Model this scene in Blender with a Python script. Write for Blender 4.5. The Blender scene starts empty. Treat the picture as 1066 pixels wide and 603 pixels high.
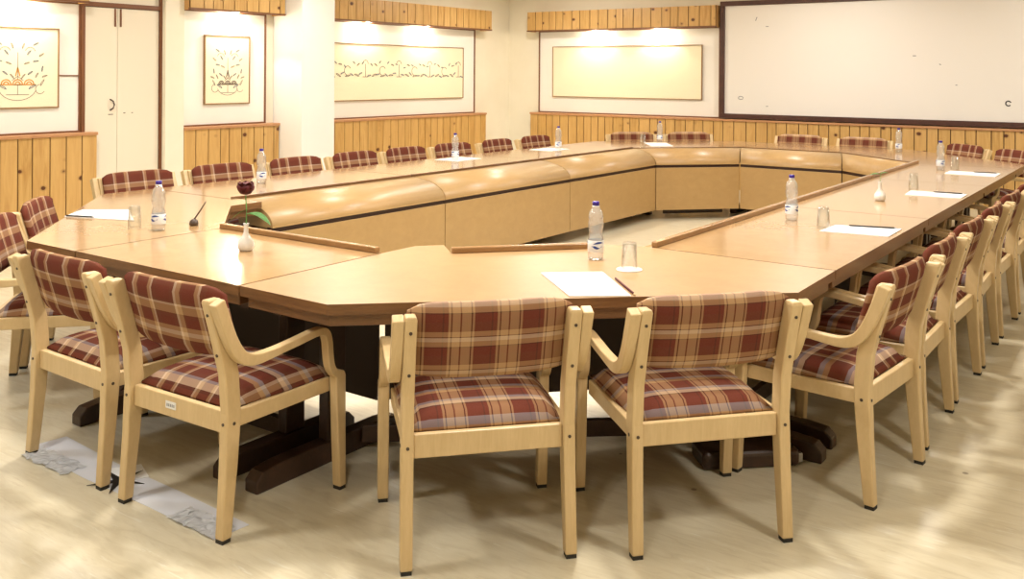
import bpy, bmesh, math, random
from mathutils import Vector, Matrix
random.seed(7)
PI = math.pi
scene = bpy.context.scene
COL = scene.collection

# ------------------------------------------------------------------ camera, world, light, exposure
FPX, HORIZON, ROLL, YAW, EYE = 977.56, 76.94, 0.0063, 0.6194, 1.55
cd = bpy.data.cameras.new('camera'); cam = bpy.data.objects.new('camera', cd); COL.objects.link(cam)
cd.sensor_width = 36; cd.lens = FPX / 1066 * 36
cd.shift_y = -(301.5 - HORIZON) / 1066
cd.clip_start = 0.05
c_, s_ = math.cos(YAW), math.sin(YAW)
right0 = Vector((c_, s_, 0)); fwd = Vector((-s_, c_, 0)); up0 = Vector((0, 0, 1))
R_ = right0 * math.cos(ROLL) + up0 * math.sin(ROLL)
U_ = up0 * math.cos(ROLL) - right0 * math.sin(ROLL)
m = Matrix((R_, U_, -fwd)).transposed().to_4x4(); m.translation = Vector((0, 0, EYE))
cam.matrix_world = m
scene.camera = cam

world = bpy.data.worlds.new('world'); scene.world = world; world.use_nodes = True
world.node_tree.nodes['Background'].inputs[0].default_value = (1.0, 0.9, 0.75, 1)
world.node_tree.nodes['Background'].inputs[1].default_value = 0.02

scene.view_settings.view_transform = 'Standard'
scene.view_settings.look = 'None'
scene.view_settings.gamma = 1
scene.view_settings.use_curve_mapping = False
scene.view_settings.exposure = 0.28

WARM = (1.0, 0.94, 0.85)
COOL = (0.80, 0.88, 1.0)
CEIL = 2.95
LAMPS = [  # x, y, watts, colour : unseen ceiling lamps; foreground and wall rows are added fill
    (-2.2, 3.6, 50, WARM), (-4.2, 3.0, 40, WARM), (-5.3, 5.4, 20, WARM), (-1.9, 6.0, 44, WARM),
    (-5.3, 8.4, 20, WARM), (-1.8, 8.9, 32, WARM), (-3.5, 6.2, 22, COOL), (-3.5, 10.6, 24, WARM),
    (0.5, 2.6, 26, WARM), (-0.9, 0.4, 22, WARM), (-3.3, 0.9, 24, WARM), (-5.2, 1.2, 16, COOL),  # added fill over the foreground floor and the near chairs
    (-7.3, 4.0, 26, WARM), (-7.3, 7.0, 22, WARM), (-7.2, 10.6, 30, WARM), (0.0, 10.6, 28, WARM),  # added to brighten the left and far walls
]
SPOT_W = 11

# ------------------------------------------------------------------ helpers
def new_obj(name, me, parent=None):
    o = bpy.data.objects.new(name, me); COL.objects.link(o)
    if parent: o.parent = parent
    return o

def tag(o, label=None, cat=None, group=None, kind=None):
    if label: o['label'] = label
    if cat: o['category'] = cat
    if group: o['group'] = group
    if kind: o['kind'] = kind
    return o

def thing(name, label, cat, loc=(0, 0, 0), rz=0, group=None):
    o = bpy.data.objects.new(name, None); COL.objects.link(o)
    o.location = loc; o.rotation_euler = (0, 0, rz); o.empty_display_size = .1
    return tag(o, label, cat, group)

def obj(name, bm, mats, parent=None, off=(0, 0, 0), smooth=False, bevel=0, seg=2):
    """link a bmesh as ONE object; off is subtracted so that children sit in their parent's frame"""
    if off != (0, 0, 0): bmesh.ops.translate(bm, verts=bm.verts, vec=-Vector(off))
    bmesh.ops.recalc_face_normals(bm, faces=bm.faces)
    me = bpy.data.meshes.new(name); bm.to_mesh(me); bm.free()
    if not isinstance(mats, (list, tuple)): mats = [mats]
    for mm in mats: me.materials.append(mm)
    o = new_obj(name, me, parent)
    if bevel:
        b = o.modifiers.new('bevel', 'BEVEL'); b.width = bevel; b.segments = seg; b.limit_method = 'ANGLE'; b.angle_limit = math.radians(40)
    if smooth:
        for p in me.polygons: p.use_smooth = True
    return o

def struct(name, bm, mats, label=None, **k):
    o = obj(name, bm, mats, **k); o['kind'] = 'structure'
    if label: o['label'] = label
    return o

def box(bm, x0, x1, y0, y1, z0, z1, mi=0):
    vs = [bm.verts.new((x, y, z)) for z in (z0, z1) for x, y in ((x0, y0), (x1, y0), (x1, y1), (x0, y1))]
    out = []
    for f in ((3, 2, 1, 0), (4, 5, 6, 7), (0, 1, 5, 4), (1, 2, 6, 5), (2, 3, 7, 6), (3, 0, 4, 7)):
        fa = bm.faces.new([vs[i] for i in f]); fa.material_index = mi; out.append(fa)
    return out

def BM(): return bmesh.new()
def boxbm(*a):
    bm = BM(); box(bm, *a); return bm

def beam(bm, p, q, w, z0, z1, mi=0, ext=0):
    """box whose plan runs p->q, width w centred"""
    p = Vector(p); q = Vector(q); d = (q - p).normalized(); n = Vector((-d.y, d.x)) * w / 2
    p = p - d * ext; q = q + d * ext
    pl = [p - n, q - n, q + n, p + n]
    return prism(bm, pl, z0, z1, mi)

def prism(bm, poly, z0, z1, mi=0, mtop=None):
    lo = [bm.verts.new((p[0], p[1], z0)) for p in poly]
    hi = [bm.verts.new((p[0], p[1], z1)) for p in poly]
    n = len(poly)
    a = bm.faces.new(list(reversed(lo))); a.material_index = mi
    b = bm.faces.new(hi); b.material_index = mi if mtop is None else mtop
    for i in range(n):
        f = bm.faces.new((lo[i], lo[(i + 1) % n], hi[(i + 1) % n], hi[i])); f.material_index = mi
    return bm

def lathe(bm, prof, seg=24, c=(0, 0, 0), mi=0, close=False):
    rings = []
    for r, z in prof:
        if r < 1e-5: rings.append([bm.verts.new((c[0], c[1], c[2] + z))])
        else: rings.append([bm.verts.new((c[0] + r * math.cos(2 * PI * i / seg), c[1] + r * math.sin(2 * PI * i / seg), c[2] + z)) for i in range(seg)])
    pairs = list(zip(rings[:-1], rings[1:]))
    if close: pairs.append((rings[-1], rings[0]))
    for a, b in pairs:
        for i in range(seg):
            j = (i + 1) % seg
            if len(a) == 1 and len(b) == 1: continue
            if len(a) == 1: f = bm.faces.new((a[0], b[i], b[j]))
            elif len(b) == 1: f = bm.faces.new((a[i], a[j], b[0]))
            else: f = bm.faces.new((a[i], a[j], b[j], b[i]))
            f.material_index = mi; f.smooth = True
    return bm

def tube(bm, pts, r, seg=8, mi=0):
    pts = [Vector(p) for p in pts]; rs = r if isinstance(r, (list, tuple)) else [r] * len(pts)
    rings = []
    for k, p in enumerate(pts):
        d = (pts[min(k + 1, len(pts) - 1)] - pts[max(k - 1, 0)]).normalized()
        a = d.cross(Vector((0, 0, 1)))
        if a.length < .01: a = d.cross(Vector((1, 0, 0)))
        a.normalize(); b = d.cross(a)
        rings.append([bm.verts.new(p + (a * math.cos(2 * PI * i / seg) + b * math.sin(2 * PI * i / seg)) * rs[k]) for i in range(seg)])
    for A, B in zip(rings[:-1], rings[1:]):
        for i in range(seg):
            f = bm.faces.new((A[i], A[(i + 1) % seg], B[(i + 1) % seg], B[i])); f.material_index = mi; f.smooth = True
    for e in (rings[0], rings[-1]):
        try: bm.faces.new(e).material_index = mi
        except ValueError: pass
    return bm

def spline(pts, n=5):
    """Catmull-Rom through pts (any dimension tuples)"""
    P = [Vector(p) for p in pts]; out = []
    for i in range(len(P) - 1):
        p0 = P[max(i - 1, 0)]; p1 = P[i]; p2 = P[i + 1]; p3 = P[min(i + 2, len(P) - 1)]
        for k in range(n):
            t = k / n
            out.append(.5 * ((2 * p1) + (p2 - p0) * t + (2 * p0 - 5 * p1 + 4 * p2 - p3) * t * t + (3 * p1 - p0 - 3 * p2 + p3) * t ** 3))
    out.append(P[-1]); return out

def ribbon_yz(bm, pts, th, x0, x1):
    """bent lamination: path in the y-z plane, thickness th (may vary), extruded x0..x1"""
    n = len(pts); ths = th if isinstance(th, (list, tuple)) else [th] * n
    rows = []
    for k, p in enumerate(pts):
        d = (pts[min(k + 1, n - 1)] - pts[max(k - 1, 0)]).normalized(); nn = Vector((-d.y, d.x)) * ths[k] / 2
        a = p + nn; b = p - nn
        rows.append([bm.verts.new((x0, a.x, a.y)), bm.verts.new((x1, a.x, a.y)), bm.verts.new((x1, b.x, b.y)), bm.verts.new((x0, b.x, b.y))])
    for A, B in zip(rows[:-1], rows[1:]):
        for i in range(4): bm.faces.new((A[i], A[(i + 1) % 4], B[(i + 1) % 4], B[i]))
    bm.faces.new(rows[0]); bm.faces.new(rows[-1])
    return bm

# ------------------------------------------------------------------ materials
class NT:
    def __init__(s, name):
        s.m = bpy.data.materials.new(name); s.m.use_nodes = True; s.t = s.m.node_tree; s.b = s.t.nodes['Principled BSDF']
    def n(s, typ, **k):
        nd = s.t.nodes.new(typ)
        for a, v in k.items(): setattr(nd, a, v)
        return nd
    def l(s, a, b): s.t.links.new(a, b)
    def math(s, op, a, b=None):
        nd = s.n('ShaderNodeMath', operation=op)
        for i, v in enumerate((a, b)):
            if v is None: continue
            if isinstance(v, (int, float)): nd.inputs[i].default_value = v
            else: s.l(v, nd.inputs[i])
        return nd.outputs[0]
    def mix(s, fac, a, b, blend='MIX'):
        nd = s.n('ShaderNodeMix', data_type='RGBA', blend_type=blend)
        for i, v in ((0, fac), (6, a), (7, b)):
            if isinstance(v, (int, float)): nd.inputs[i].default_value = v
            elif isinstance(v, tuple): nd.inputs[i].default_value = (*v, 1)
            else: s.l(v, nd.inputs[i])
        return nd.outputs[2]
    def coords(s, scale=(1, 1, 1), kind='Object', rot=(0, 0, 0)):
        tc = s.n('ShaderNodeTexCoord'); mp = s.n('ShaderNodeMapping'); mp.inputs['Scale'].default_value = scale; mp.inputs['Rotation'].default_value = rot
        s.l(tc.outputs[kind], mp.inputs[0]); return mp.outputs[0]
    def noise(s, vec, scale, detail=4, rough=.55, dist=0):
        nd = s.n('ShaderNodeTexNoise'); nd.inputs['Scale'].default_value = scale; nd.inputs['Detail'].default_value = detail
        nd.inputs['Roughness'].default_value = rough; nd.inputs['Distortion'].default_value = dist; s.l(vec, nd.inputs['Vector']); return nd.outputs['Fac']
    def ramp(s, fac, stops, interp='LINEAR'):
        nd = s.n('ShaderNodeValToRGB'); cr = nd.color_ramp; cr.interpolation = interp
        while len(cr.elements) > 1: cr.elements.remove(cr.elements[-1])
        cr.elements[0].position = stops[0][0]
        cr.elements[0].color = (*stops[0][1], 1)
        for p, c in stops[1:]:
            e = cr.elements.new(p); e.color = (*c, 1)
        s.l(fac, nd.inputs[0]); return nd.outputs[0]
    def bump(s, h, strength, dist=.01):
        nd = s.n('ShaderNodeBump'); nd.inputs['Strength'].default_value = strength; nd.inputs['Distance'].default_value = dist
        s.l(h, nd.inputs['Height']); s.l(nd.outputs[0], s.b.inputs['Normal'])
    def col(s, c):
        if isinstance(c, tuple): s.b.inputs['Base Color'].default_value = (*c, 1)
        else: s.l(c, s.b.inputs['Base Color'])
    def set(s, **k):
        for a, v in k.items(): s.b.inputs[a.replace('_', ' ')].default_value = v
        return s

def plain(name, c, rough=.5, **k):
    t = NT(name); t.col(c); t.set(Roughness=rough, **k); return t.m

def wood(name, a, b, rough, stretch=(30, 30, 2), scale=1.0, bump=.05, spec=.5, coat=0):
    t = NT(name); v = t.coords(stretch)
    n1 = t.noise(v, scale, 5, .6, .6); n2 = t.noise(t.coords((stretch[0] * 4, stretch[1] * 4, stretch[2] * 3)), scale * 2, 2)
    f = t.math('ADD', t.math('MULTIPLY', n1, .75), t.math('MULTIPLY', n2, .25))
    t.col(t.ramp(f, [(.3, a), (.7, b)])); t.set(Roughness=rough, Coat_Weight=coat, Coat_Roughness=.08)
    t.b.inputs['Specular IOR Level'].default_value = spec
    if bump: t.bump(n2, bump)
    return t.m

M = {}
M['laminate'] = wood('honey_laminate', (.41, .25, .115), (.465, .295, .14), .14, (5, 5, 5), 1.5, 0, .5, .15)
M['laminate_matt'] = wood('matt_honey_laminate', (.37, .225, .105), (.42, .265, .125), .36, (5, 5, 5), 1.5, 0, .35, 0)
M['hood'] = wood('hood_laminate', (.41, .255, .105), (.48, .31, .135), .36, (14, 3, 22), 1.0, 0, .5, .0)
M['panel'] = wood('panel_laminate', (.40, .25, .10), (.45, .29, .12), .36, (10, 10, 16), 1.0, 0)
M['edge'] = wood('brown_edge_wood', (.12, .055, .020), (.23, .11, .040), .3, (6, 6, 60), 1.0, .1)
M['lip'] = wood('tan_lip_wood', (.27, .145, .055), (.37, .21, .09), .25, (8, 8, 50), 1.0, .05)
M['dark'] = wood('dark_brown_wood', (.030, .014, .008), (.065, .030, .015), .35, (9, 9, 9), 1.0, .1)
M['stripe'] = plain('maroon_stripe', (.028, .008, .006), .4)
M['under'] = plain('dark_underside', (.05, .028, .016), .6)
M['beech'] = wood('pale_beech', (.60, .43, .215), (.71, .53, .29), .36, (60, 14, 7), .8, .04)
M['foot'] = plain('black_glide', (.02, .018, .015), .6)
M['screw'] = plain('dark_screw', (.07, .045, .03), .4)
M['black'] = plain('black_plastic', (.012, .012, .013), .35)
M['paper'] = plain('white_paper', (.86, .86, .85), .7)
M['white_ceramic'] = plain('white_ceramic', (.84, .83, .80), .12)
M['green'] = plain('leaf_green', (.12, .32, .08), .6)
M['rose'] = plain('dark_red_petals', (.10, .006, .012), .6)
M['cap'] = plain('violet_blue_cap', (.035, .012, .26), .3)
M['labelw'] = plain('white_label', (.82, .85, .90), .4)
M['labelb'] = plain('blue_print', (.02, .06, .30), .4)
M['brown_trim'] = plain('red_brown_trim', (.17, .065, .025), .4)
M['board_frame'] = wood('dark_board_frame', (.045, .015, .010), (.085, .03, .02), .35, (12, 12, 12), 1, 0)
M['thin_frame'] = plain('thin_tan_frame', (.30, .17, .07), .4)
M['film'] = plain('white_film', (.85, .86, .88), .25)
M['boardw'] = plain('whiteboard_surface', (.80, .775, .745), .28)
M['cupboard'] = plain('cream_paint', (.78, .72, .60), .45)
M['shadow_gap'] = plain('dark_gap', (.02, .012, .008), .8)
M['backing'] = plain('dark_brown_groove', (.05, .018, .006), .8)
M['ink'] = plain('brown_ink', (.16, .12, .09), .8)
M['blueink'] = plain('grey_blue_ink', (.14, .16, .19), .8)
M['ochre'] = plain('ochre_dye', (.60, .27, .06), .8)
M['tape'] = plain('silver_blue_tape', (.70, .72, .78), .35)
M['mark'] = plain('grey_marker', (.25, .25, .27), .6)
M['metal'] = plain('brushed_metal', (.5, .5, .5), .3, Metallic=1.0)

t = NT('cream_wall'); n = t.noise(t.coords(), 3, 4); t.col(t.ramp(n, [(.3, (.80, .745, .615)), (.7, (.835, .785, .66))])); t.set(Roughness=.6)
t.bump(t.noise(t.coords(), 90, 2), .05); M['wall'] = t.m
t = NT('white_panel'); n = t.noise(t.coords(), 2, 3); t.col(t.ramp(n, [(.3, (.83, .80, .755)), (.7, (.86, .835, .79))])); t.set(Roughness=.5); M['wpanel'] = t.m
t = NT('bluewhite_pillar'); n = t.noise(t.coords(), 2, 3); t.col(t.ramp(n, [(.3, (.82, .81, .80)), (.7, (.85, .84, .83))])); t.set(Roughness=.55); M['pillar'] = t.m
t = NT('cream_cloth'); v = t.coords((1, 1, 1)); n = t.noise(v, 220, 2); t.col(t.ramp(n, [(.3, (.80, .72, .53)), (.7, (.85, .77, .58))])); t.set(Roughness=.85); M['cloth'] = t.m
t = NT('ceiling_paint'); t.col((.84, .80, .71)); t.set(Roughness=.8); M['ceil'] = t.m

t = NT('marbled_vinyl_floor')
v = t.coords((2.2, 11.0, 1), rot=(0, 0, -.35))
n1 = t.noise(v, 2.2, 8, .62, 1.2); n2 = t.noise(t.coords((1, 1, 1)), .7, 3)
v3 = t.coords((3, 26, 1), rot=(0, 0, -.35)); n3 = t.noise(v3, 1.6, 4, .7, .8)
base = t.ramp(n1, [(.30, (.59, .52, .37)), (.50, (.67, .605, .445)), (.72, (.72, .66, .505))])
base = t.mix(t.ramp(n3, [(.60, (0, 0, 0)), (.68, (.55, .55, .55))]), base, (.78, .75, .64))
base = t.mix(t.ramp(n3, [(.30, (.45, .45, .45)), (.38, (0, 0, 0))]), base, (.50, .41, .27))
spots = t.n('ShaderNodeTexVoronoi'); spots.inputs['Scale'].default_value = 2.3; t.l(t.coords(), spots.inputs['Vector'])
base = t.mix(t.ramp(spots.outputs['Distance'], [(.0, (.8, .8, .8)), (.022, (.7, .7, .7)), (.03, (0, 0, 0))]), base, (.16, .12, .07))
t.col(base); t.set(Roughness=.33); t.b.inputs['Specular IOR Level'].default_value = .45
M['floor'] = t.m

t = NT('knotty_pine')
at = t.n('ShaderNodeAttribute'); at.attribute_name = 'plank'
v = t.coords((9, 9, .9)); add = t.n('ShaderNodeVectorMath', operation='ADD'); t.l(v, add.inputs[0])
cmb = t.n('ShaderNodeCombineXYZ'); t.l(t.math('MULTIPLY', at.outputs['Fac'], 37.0), cmb.inputs[2]); t.l(cmb.outputs[0], add.inputs[1])
g = t.noise(add.outputs[0], 2.2, 4, .6, 1.0)
c1 = t.ramp(g, [(.28, (.42, .225, .065)), (.5, (.53, .32, .105)), (.72, (.61, .39, .145))])
c1 = t.mix(t.math('MULTIPLY', at.outputs['Fac'], .45), c1, (.68, .43, .17))
kv = t.n('ShaderNodeVectorMath', operation='ADD'); t.l(t.coords((.8, .8, 1.0)), kv.inputs[0]); t.l(cmb.outputs[0], kv.inputs[1])
vo = t.n('ShaderNodeTexVoronoi'); vo.inputs['Scale'].default_value = 5.6; t.l(kv.outputs[0], vo.inputs['Vector'])
kn = t.math('ADD', vo.outputs['Distance'], t.math('MULTIPLY', t.noise(t.coords((1, 1, 1)), 25, 2), .05))
c1 = t.mix(t.ramp(kn, [(.0, (1, 1, 1)), (.13, (1, 1, 1)), (.155, (.30, .30, .30)), (.22, (0, 0, 0))]), c1, (.10, .030, .010))
t.col(c1); t.set(Roughness=.35); M['pine'] = t.m

def tartan(name, vert, px, pz, warp, weft, off=(0, 0)):
    """woven cloth: warp bands across x, weft bands along the other axis"""
    t = NT(name); tc = t.n('ShaderNodeTexCoord'); sp = t.n('ShaderNodeSeparateXYZ'); t.l(tc.outputs['Object'], sp.inputs[0])
    def fr(sock, per, o): return t.math('FRACT', t.math('ADD', t.math('MULTIPLY', sock, 1 / per), o + 10))
    a = t.ramp(fr(sp.outputs[0], px, off[0]), warp, 'CONSTANT'); b = t.ramp(fr(sp.outputs[2 if vert else 1], pz, off[1]), weft, 'CONSTANT')
    c = t.mix(.5, a, b)
    nz = t.noise(t.coords(), 260, 2); c = t.mix(t.math('MULTIPLY', nz, .2), c, (.25, .14, .10))
    t.col(c); t.set(Roughness=.9); t.b.inputs['Specular IOR Level'].default_value = .15
    t.bump(nz, .25, .002)
    return t.m
RED = (.135, .026, .014); DK = (.05, .014, .010); TAN = (.46, .28, .14); GRY = (.47, .36, .28); BRN = (.13, .036, .018); PAL = (.66, .50, .36); BLU = (.30, .30, .34)
fine = [(0, RED), (.30, DK), (.33, RED), (.42, TAN), (.47, DK), (.50, TAN), (.66, BRN), (.69, TAN), (.88, DK), (.91, TAN), (.95, RED)]
finew = [(0, BRN), (.18, RED), (.42, DK), (.45, TAN), (.60, PAL), (.72, DK), (.75, TAN), (.90, BRN)]
bold = [(0, RED), (.30, BRN), (.38, PAL), (.43, TAN), (.52, BRN), (.57, RED), (.80, TAN), (.86, PAL), (.90, BRN)]
boldw = [(0, RED), (.22, BRN), (.30, TAN), (.36, PAL), (.44, TAN), (.52, RED), (.68, BRN), (.76, TAN), (.90, PAL), (.94, BRN)]
seatw = [(0, RED), (.25, DK), (.29, PAL), (.40, BLU), (.48, BRN), (.58, RED), (.80, TAN), (.90, BLU)]
M['cloth_back_fine'] = tartan('tartan_back', True, .152, .112, fine, finew, (.35, .2))
M['cloth_seat_fine'] = tartan('tartan_seat', False, .152, .20, fine, seatw, (.35, 0))
M['cloth_back_bold'] = tartan('plaid_back', True, .235, .20, bold, boldw, (.1, .1))
M['cloth_seat_bold'] = tartan('plaid_seat', False, .19, .20, bold, seatw, (.2, .3))

def clearmat(name, tint, gloss, body):
    """thin clear wall: mostly see-through, mirror-like at grazing angles, a trace of milky body"""
    t = NT(name); out = [n for n in t.t.nodes if n.type == 'OUTPUT_MATERIAL'][0]
    tr = t.n('ShaderNodeBsdfTransparent'); tr.inputs[0].default_value = (*tint, 1)
    df = t.n('ShaderNodeBsdfTranslucent'); df.inputs[0].default_value = (.9, .92, .93, 1)
    d2 = t.n('ShaderNodeBsdfDiffuse'); d2.inputs[0].default_value = (.9, .92, .93, 1)
    mm = t.n('ShaderNodeMixShader'); t.l(df.outputs[0], mm.inputs[1]); t.l(d2.outputs[0], mm.inputs[2])
    m1 = t.n('ShaderNodeMixShader'); m1.inputs[0].default_value = body; t.l(tr.outputs[0], m1.inputs[1]); t.l(mm.outputs[0], m1.inputs[2])
    gl = t.n('ShaderNodeBsdfGlossy'); gl.inputs['Roughness'].default_value = .04
    lw = t.n('ShaderNodeLayerWeight'); lw.inputs[0].default_value = gloss
    m2 = t.n('ShaderNodeMixShader'); t.l(lw.outputs['Facing'], m2.inputs[0]); t.l(m1.outputs[0], m2.inputs[1]); t.l(gl.outputs[0], m2.inputs[2])
    t.l(m2.outputs[0], out.inputs[0]); return t.m
M['glass'] = clearmat('clear_glass', (.97, .98, .97), .28, .04)
M['pet'] = clearmat('clear_bottle_plastic', (.95, .96, .97), .35, .22)

def emit(name, c, s):
    t = NT(name); t.col((.8, .8, .8)); t.b.inputs['Emission Color'].default_value = (*c, 1); t.b.inputs['Emission Strength'].default_value = s; return t.m

# ------------------------------------------------------------------ room shell
XL, YF, XR, YN = -8.78, 12.23, 3.2, -3.0     # wall planes
PX, PY = -8.664, 12.109                      # faces of the panelling in front of them
struct('floor', boxbm(XL - .2, XR + .2, YN - .2, YF + .2, -.1, 0), M['floor'], 'cream marbled vinyl floor')
struct('ceiling', boxbm(XL - .2, XR + .2, YN - .2, YF + .2, CEIL, CEIL + .1), M['ceil'])
struct('wall_left', boxbm(XL - .2, XL, YN, YF, 0, CEIL), M['wall'])
struct('wall_back', boxbm(XL - .2, XR + .2, YF, YF + .2, 0, CEIL), M['wall'])
struct('wall_right', boxbm(XR, XR + .2, YN, YF, 0, CEIL), M['wall'])
struct('wall_front', boxbm(XL - .2, XR + .2, YN - .2, YN, 0, CEIL), M['wall'])
struct('wall_pillar', boxbm(XL - .01, -8.283, 7.43, 7.943, 0, CEIL), M['pillar'], 'white square pillar between the two picture bays')
struct('wall_pilaster', boxbm(XL - .01, PX, 5.90, 6.125, 0, CEIL), M['wall'], 'cream pilaster right of the cupboard')

def planks(name, axis, a0, a1, z0, z1, face, back, seed, parent=None, ends=None):
    """row of vertical pine boards; axis 'y' = on the left wall, 'x' = on the far wall"""
    rnd = random.Random(seed); bm = BM(); lay = bm.faces.layers.float.new('plank')
    gap = .011; p = a0
    def put(u0, u1, f0, f1, zz0, zz1, mi, val):
        if axis == 'y': fs = box(bm, f0, f1, u0, u1, zz0, zz1, mi)
        else: fs = box(bm, u0, u1, f1, f0, zz0, zz1, mi)
        for f in fs: f[lay] = val
    while p < a1 - .03:
        w = rnd.uniform(.115, .175)
        if p + w > a1 - .05: w = a1 - p
        put(p + gap / 2, p + w - gap / 2, back, face, z0, z1, 0, rnd.random())
        p += w
    d = .012 if axis == 'y' else -.012
    put(a0 + .004, a1 - .004, back, face - d, z0 + .002, z1 - .002, 1, 0)
    return bm

def wainscot(n, axis, a0, a1, seed, label):
    b = XL if axis == 'y' else YF; f = PX if axis == 'y' else PY
    struct('trim_%d' % n, planks('', axis, a0, a1, 0, .925, f, b, seed), [M['pine'], M['backing']], label)
    s = .018 if axis == 'y' else -.018
    bm = BM()
    if axis == 'y': box(bm, b, f + s, a0, a1, .925, .955)
    else: box(bm, a0, a1, f + s, b, .925, .955)
    struct('trim_%d' % (n + 10), bm, M['ledge'], 'narrow wooden ledge on top of the pine panelling', bevel=.004)
M['ledge'] = wood('ledge_wood', (.42, .20, .09), (.55, .30, .15), .35, (6, 6, 30), 1, 0)
wainscot(1, 'y', 2.6, 5.145, 3, 'knotty pine panelling left of the cupboard')
wainscot(2, 'y', 6.125, 7.43, 5, 'knotty pine panelling between cupboard and white pillar')
wainscot(3, 'y', 7.943, 11.475, 9, 'knotty pine panelling under the long picture')
wainscot(4, 'x', -8.28, XR, 12, 'knotty pine panelling along the far wall')

def pelmet(axis, a0, a1, z0, z1, seed, label, depth=0.0):
    f = PX if axis == 'y' else PY; b = XL if axis == 'y' else YF
    s = 1 if axis == 'y' else -1
    loc = (f, (a0 + a1) / 2, z0) if axis == 'y' else ((a0 + a1) / 2, f, z0)
    t = thing('wooden_pelmet', label, 'pelmet', loc, 0, None)
    fr = f + s * .10
    bk = f + s * .075
    obj('pine_boards', planks('', axis, a0, a1, z0 + .02, z1, fr, bk, seed), [M['pine'], M['backing']], t, off=loc)
    bm = BM()
    if axis == 'y':
        box(bm, bk - .012, fr + .006, a0, a1, z0, z0 + .02); obj('bottom_rail', bm, M['brown_trim'], t, off=loc)
        bm = BM(); box(bm, b, bk, a0, a1, z1 - .02, z1); box(bm, b, bk, a0, a0 + .02, z0, z1 - .02); box(bm, b, bk, a1 - .02, a1, z0, z1 - .02)
        obj('box_sides', bm, M['pine2'], t, off=loc)
    else:
        box(bm, a0, a1, fr - .006, bk + .012, z0, z0 + .02); obj('bottom_rail', bm, M['brown_trim'], t, off=loc)
        bm = BM(); box(bm, a0, a1, bk, b, z1 - .02, z1); box(bm, a0, a0 + .02, bk, b, z0, z1 - .02); box(bm, a1 - .02, a1, bk, b, z0, z1 - .02)
        obj('box_sides', bm, M['pine2'], t, off=loc)
    return t
M['pine2'] = wood('plain_pine', (.56, .30, .10), (.68, .40, .15), .4, (10, 10, 3), 1, 0)
pelmet('y', 2.6, 5.0, 2.205, 2.50, 21, 'pine board pelmet at top left above the first tree picture')
pelmet('y', 6.13, 7.425, 2.215, 2.51, 22, 'pine board pelmet above the small framed tree picture')
pelmet('y', 7.95, 11.475, 2.205, 2.505, 23, 'long pine board pelmet above the embroidered band picture')
pelmet('x', -8.28, -5.165, 2.205, 2.505, 24, 'pine board pelmet above the blank cloth panel on the far wall')

# white panels with a thin brown surround (part of the wall) and the cloth pictures on them
def strips(axis, a0, a1, z0, z1, base, out, w):
    bm = BM()
    for (u0, u1, v0, v1) in ((a0, a1, z0, z0 + w), (a0, a1, z1 - w, z1), (a0, a0 + w, z0 + w, z1 - w), (a1 - w, a1, z0 + w, z1 - w)):
        if axis == 'y': box(bm, base, out, u0, u1, v0, v1)
        else: box(bm, u0, u1, out, base, v0, v1)
    return bm
def wall_panel(n, axis, a0, a1, z0, z1):
    base = XL if axis == 'y' else YF; s = 1 if axis == 'y' else -1
    bm = BM()
    if axis == 'y': box(bm, base, base + .03, a0, a1, z0, z1)
    else: box(bm, a0, a1, base - .03, base, z0, z1)
    struct('wall_panel_%d' % n, bm, M['wpanel'], 'white wall panel with thin brown edging')
    struct('trim_%d' % (20 + n), strips(axis, a0 - .018, a1 + .018, z0 - .01, z1 + .018, base, base + s * .045, .018), M['brown_trim'])
wall_panel(1, 'y', 2.9, 4.995, .965, 2.20)
wall_panel(2, 'y', 6.15, 7.27, .965, 2.21)
wall_panel(3, 'y', 7.96, 11.27, .965, 2.20)
wall_panel(4, 'x', -8.16, -5.19, .965, 2.20)
bm = BM(); box(bm, XL + .03, XL + .04, 4.80, 4.99, 1.50, 1.512); struct('trim_31', bm, M['brown_trim'])

def arc(cx, cz, r, a0, a1, n=8, sq=1.0):
    return [(cx + r * math.cos(math.radians(a0 + (a1 - a0) * i / n)), cz + sq * r * math.sin(math.radians(a0 + (a1 - a0) * i / n))) for i in range(n + 1)]
def strokes(axis, base, lines, w, h=.0015):
    """flat ink strokes lying on the cloth: w is the line width"""
    bm = BM()
    for ln in lines:
        pts = [Vector(p) for p in ln]
        for a, b in zip(pts[:-1], pts[1:]):
            d = (b - a)
            if d.length < 1e-5: continue
            nn = Vector((-d.y, d.x)).normalized() * w / 2
            q = [a - nn, b - nn, b + nn, a + nn]
            if axis == 'y': A = [bm.verts.new((base, p.x, p.y)) for p in q]; B = [bm.verts.new((base + h, p.x, p.y)) for p in q]
            else: A = [bm.verts.new((p.x, base, p.y)) for p in q]; B = [bm.verts.new((p.x, base - h, p.y)) for p in q]
            bm.faces.new(A); bm.faces.new(B)
            for i in range(4): bm.faces.new((A[i], A[(i + 1) % 4], B[(i + 1) % 4], B[i]))
    return bm
def picture(axis, a0, a1, z0, z1, label, name='cloth_picture'):
    base = (XL if axis == 'y' else YF); s = 1 if axis == 'y' else -1; b0 = base + s * .03; b1 = base + s * .05
    mid = (a0 + a1) / 2
    loc = (b0, mid, z0) if axis == 'y' else (mid, b0, z0)
    t = thing(name, label, 'picture', loc)
    bm = BM()
    if axis == 'y': box(bm, b0, b1, a0 + .012, a1 - .012, z0 + .012, z1 - .012)
    else: box(bm, a0 + .012, a1 - .012, b1, b0, z0 + .012, z1 - .012)
    obj('cloth', bm, M['cloth'], t, off=loc)
    obj('frame', strips(axis, a0, a1, z0, z1, b0, b1 + s * .008, .010), M['thin_frame'], t, off=loc)
    return t, loc, b1
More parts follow.
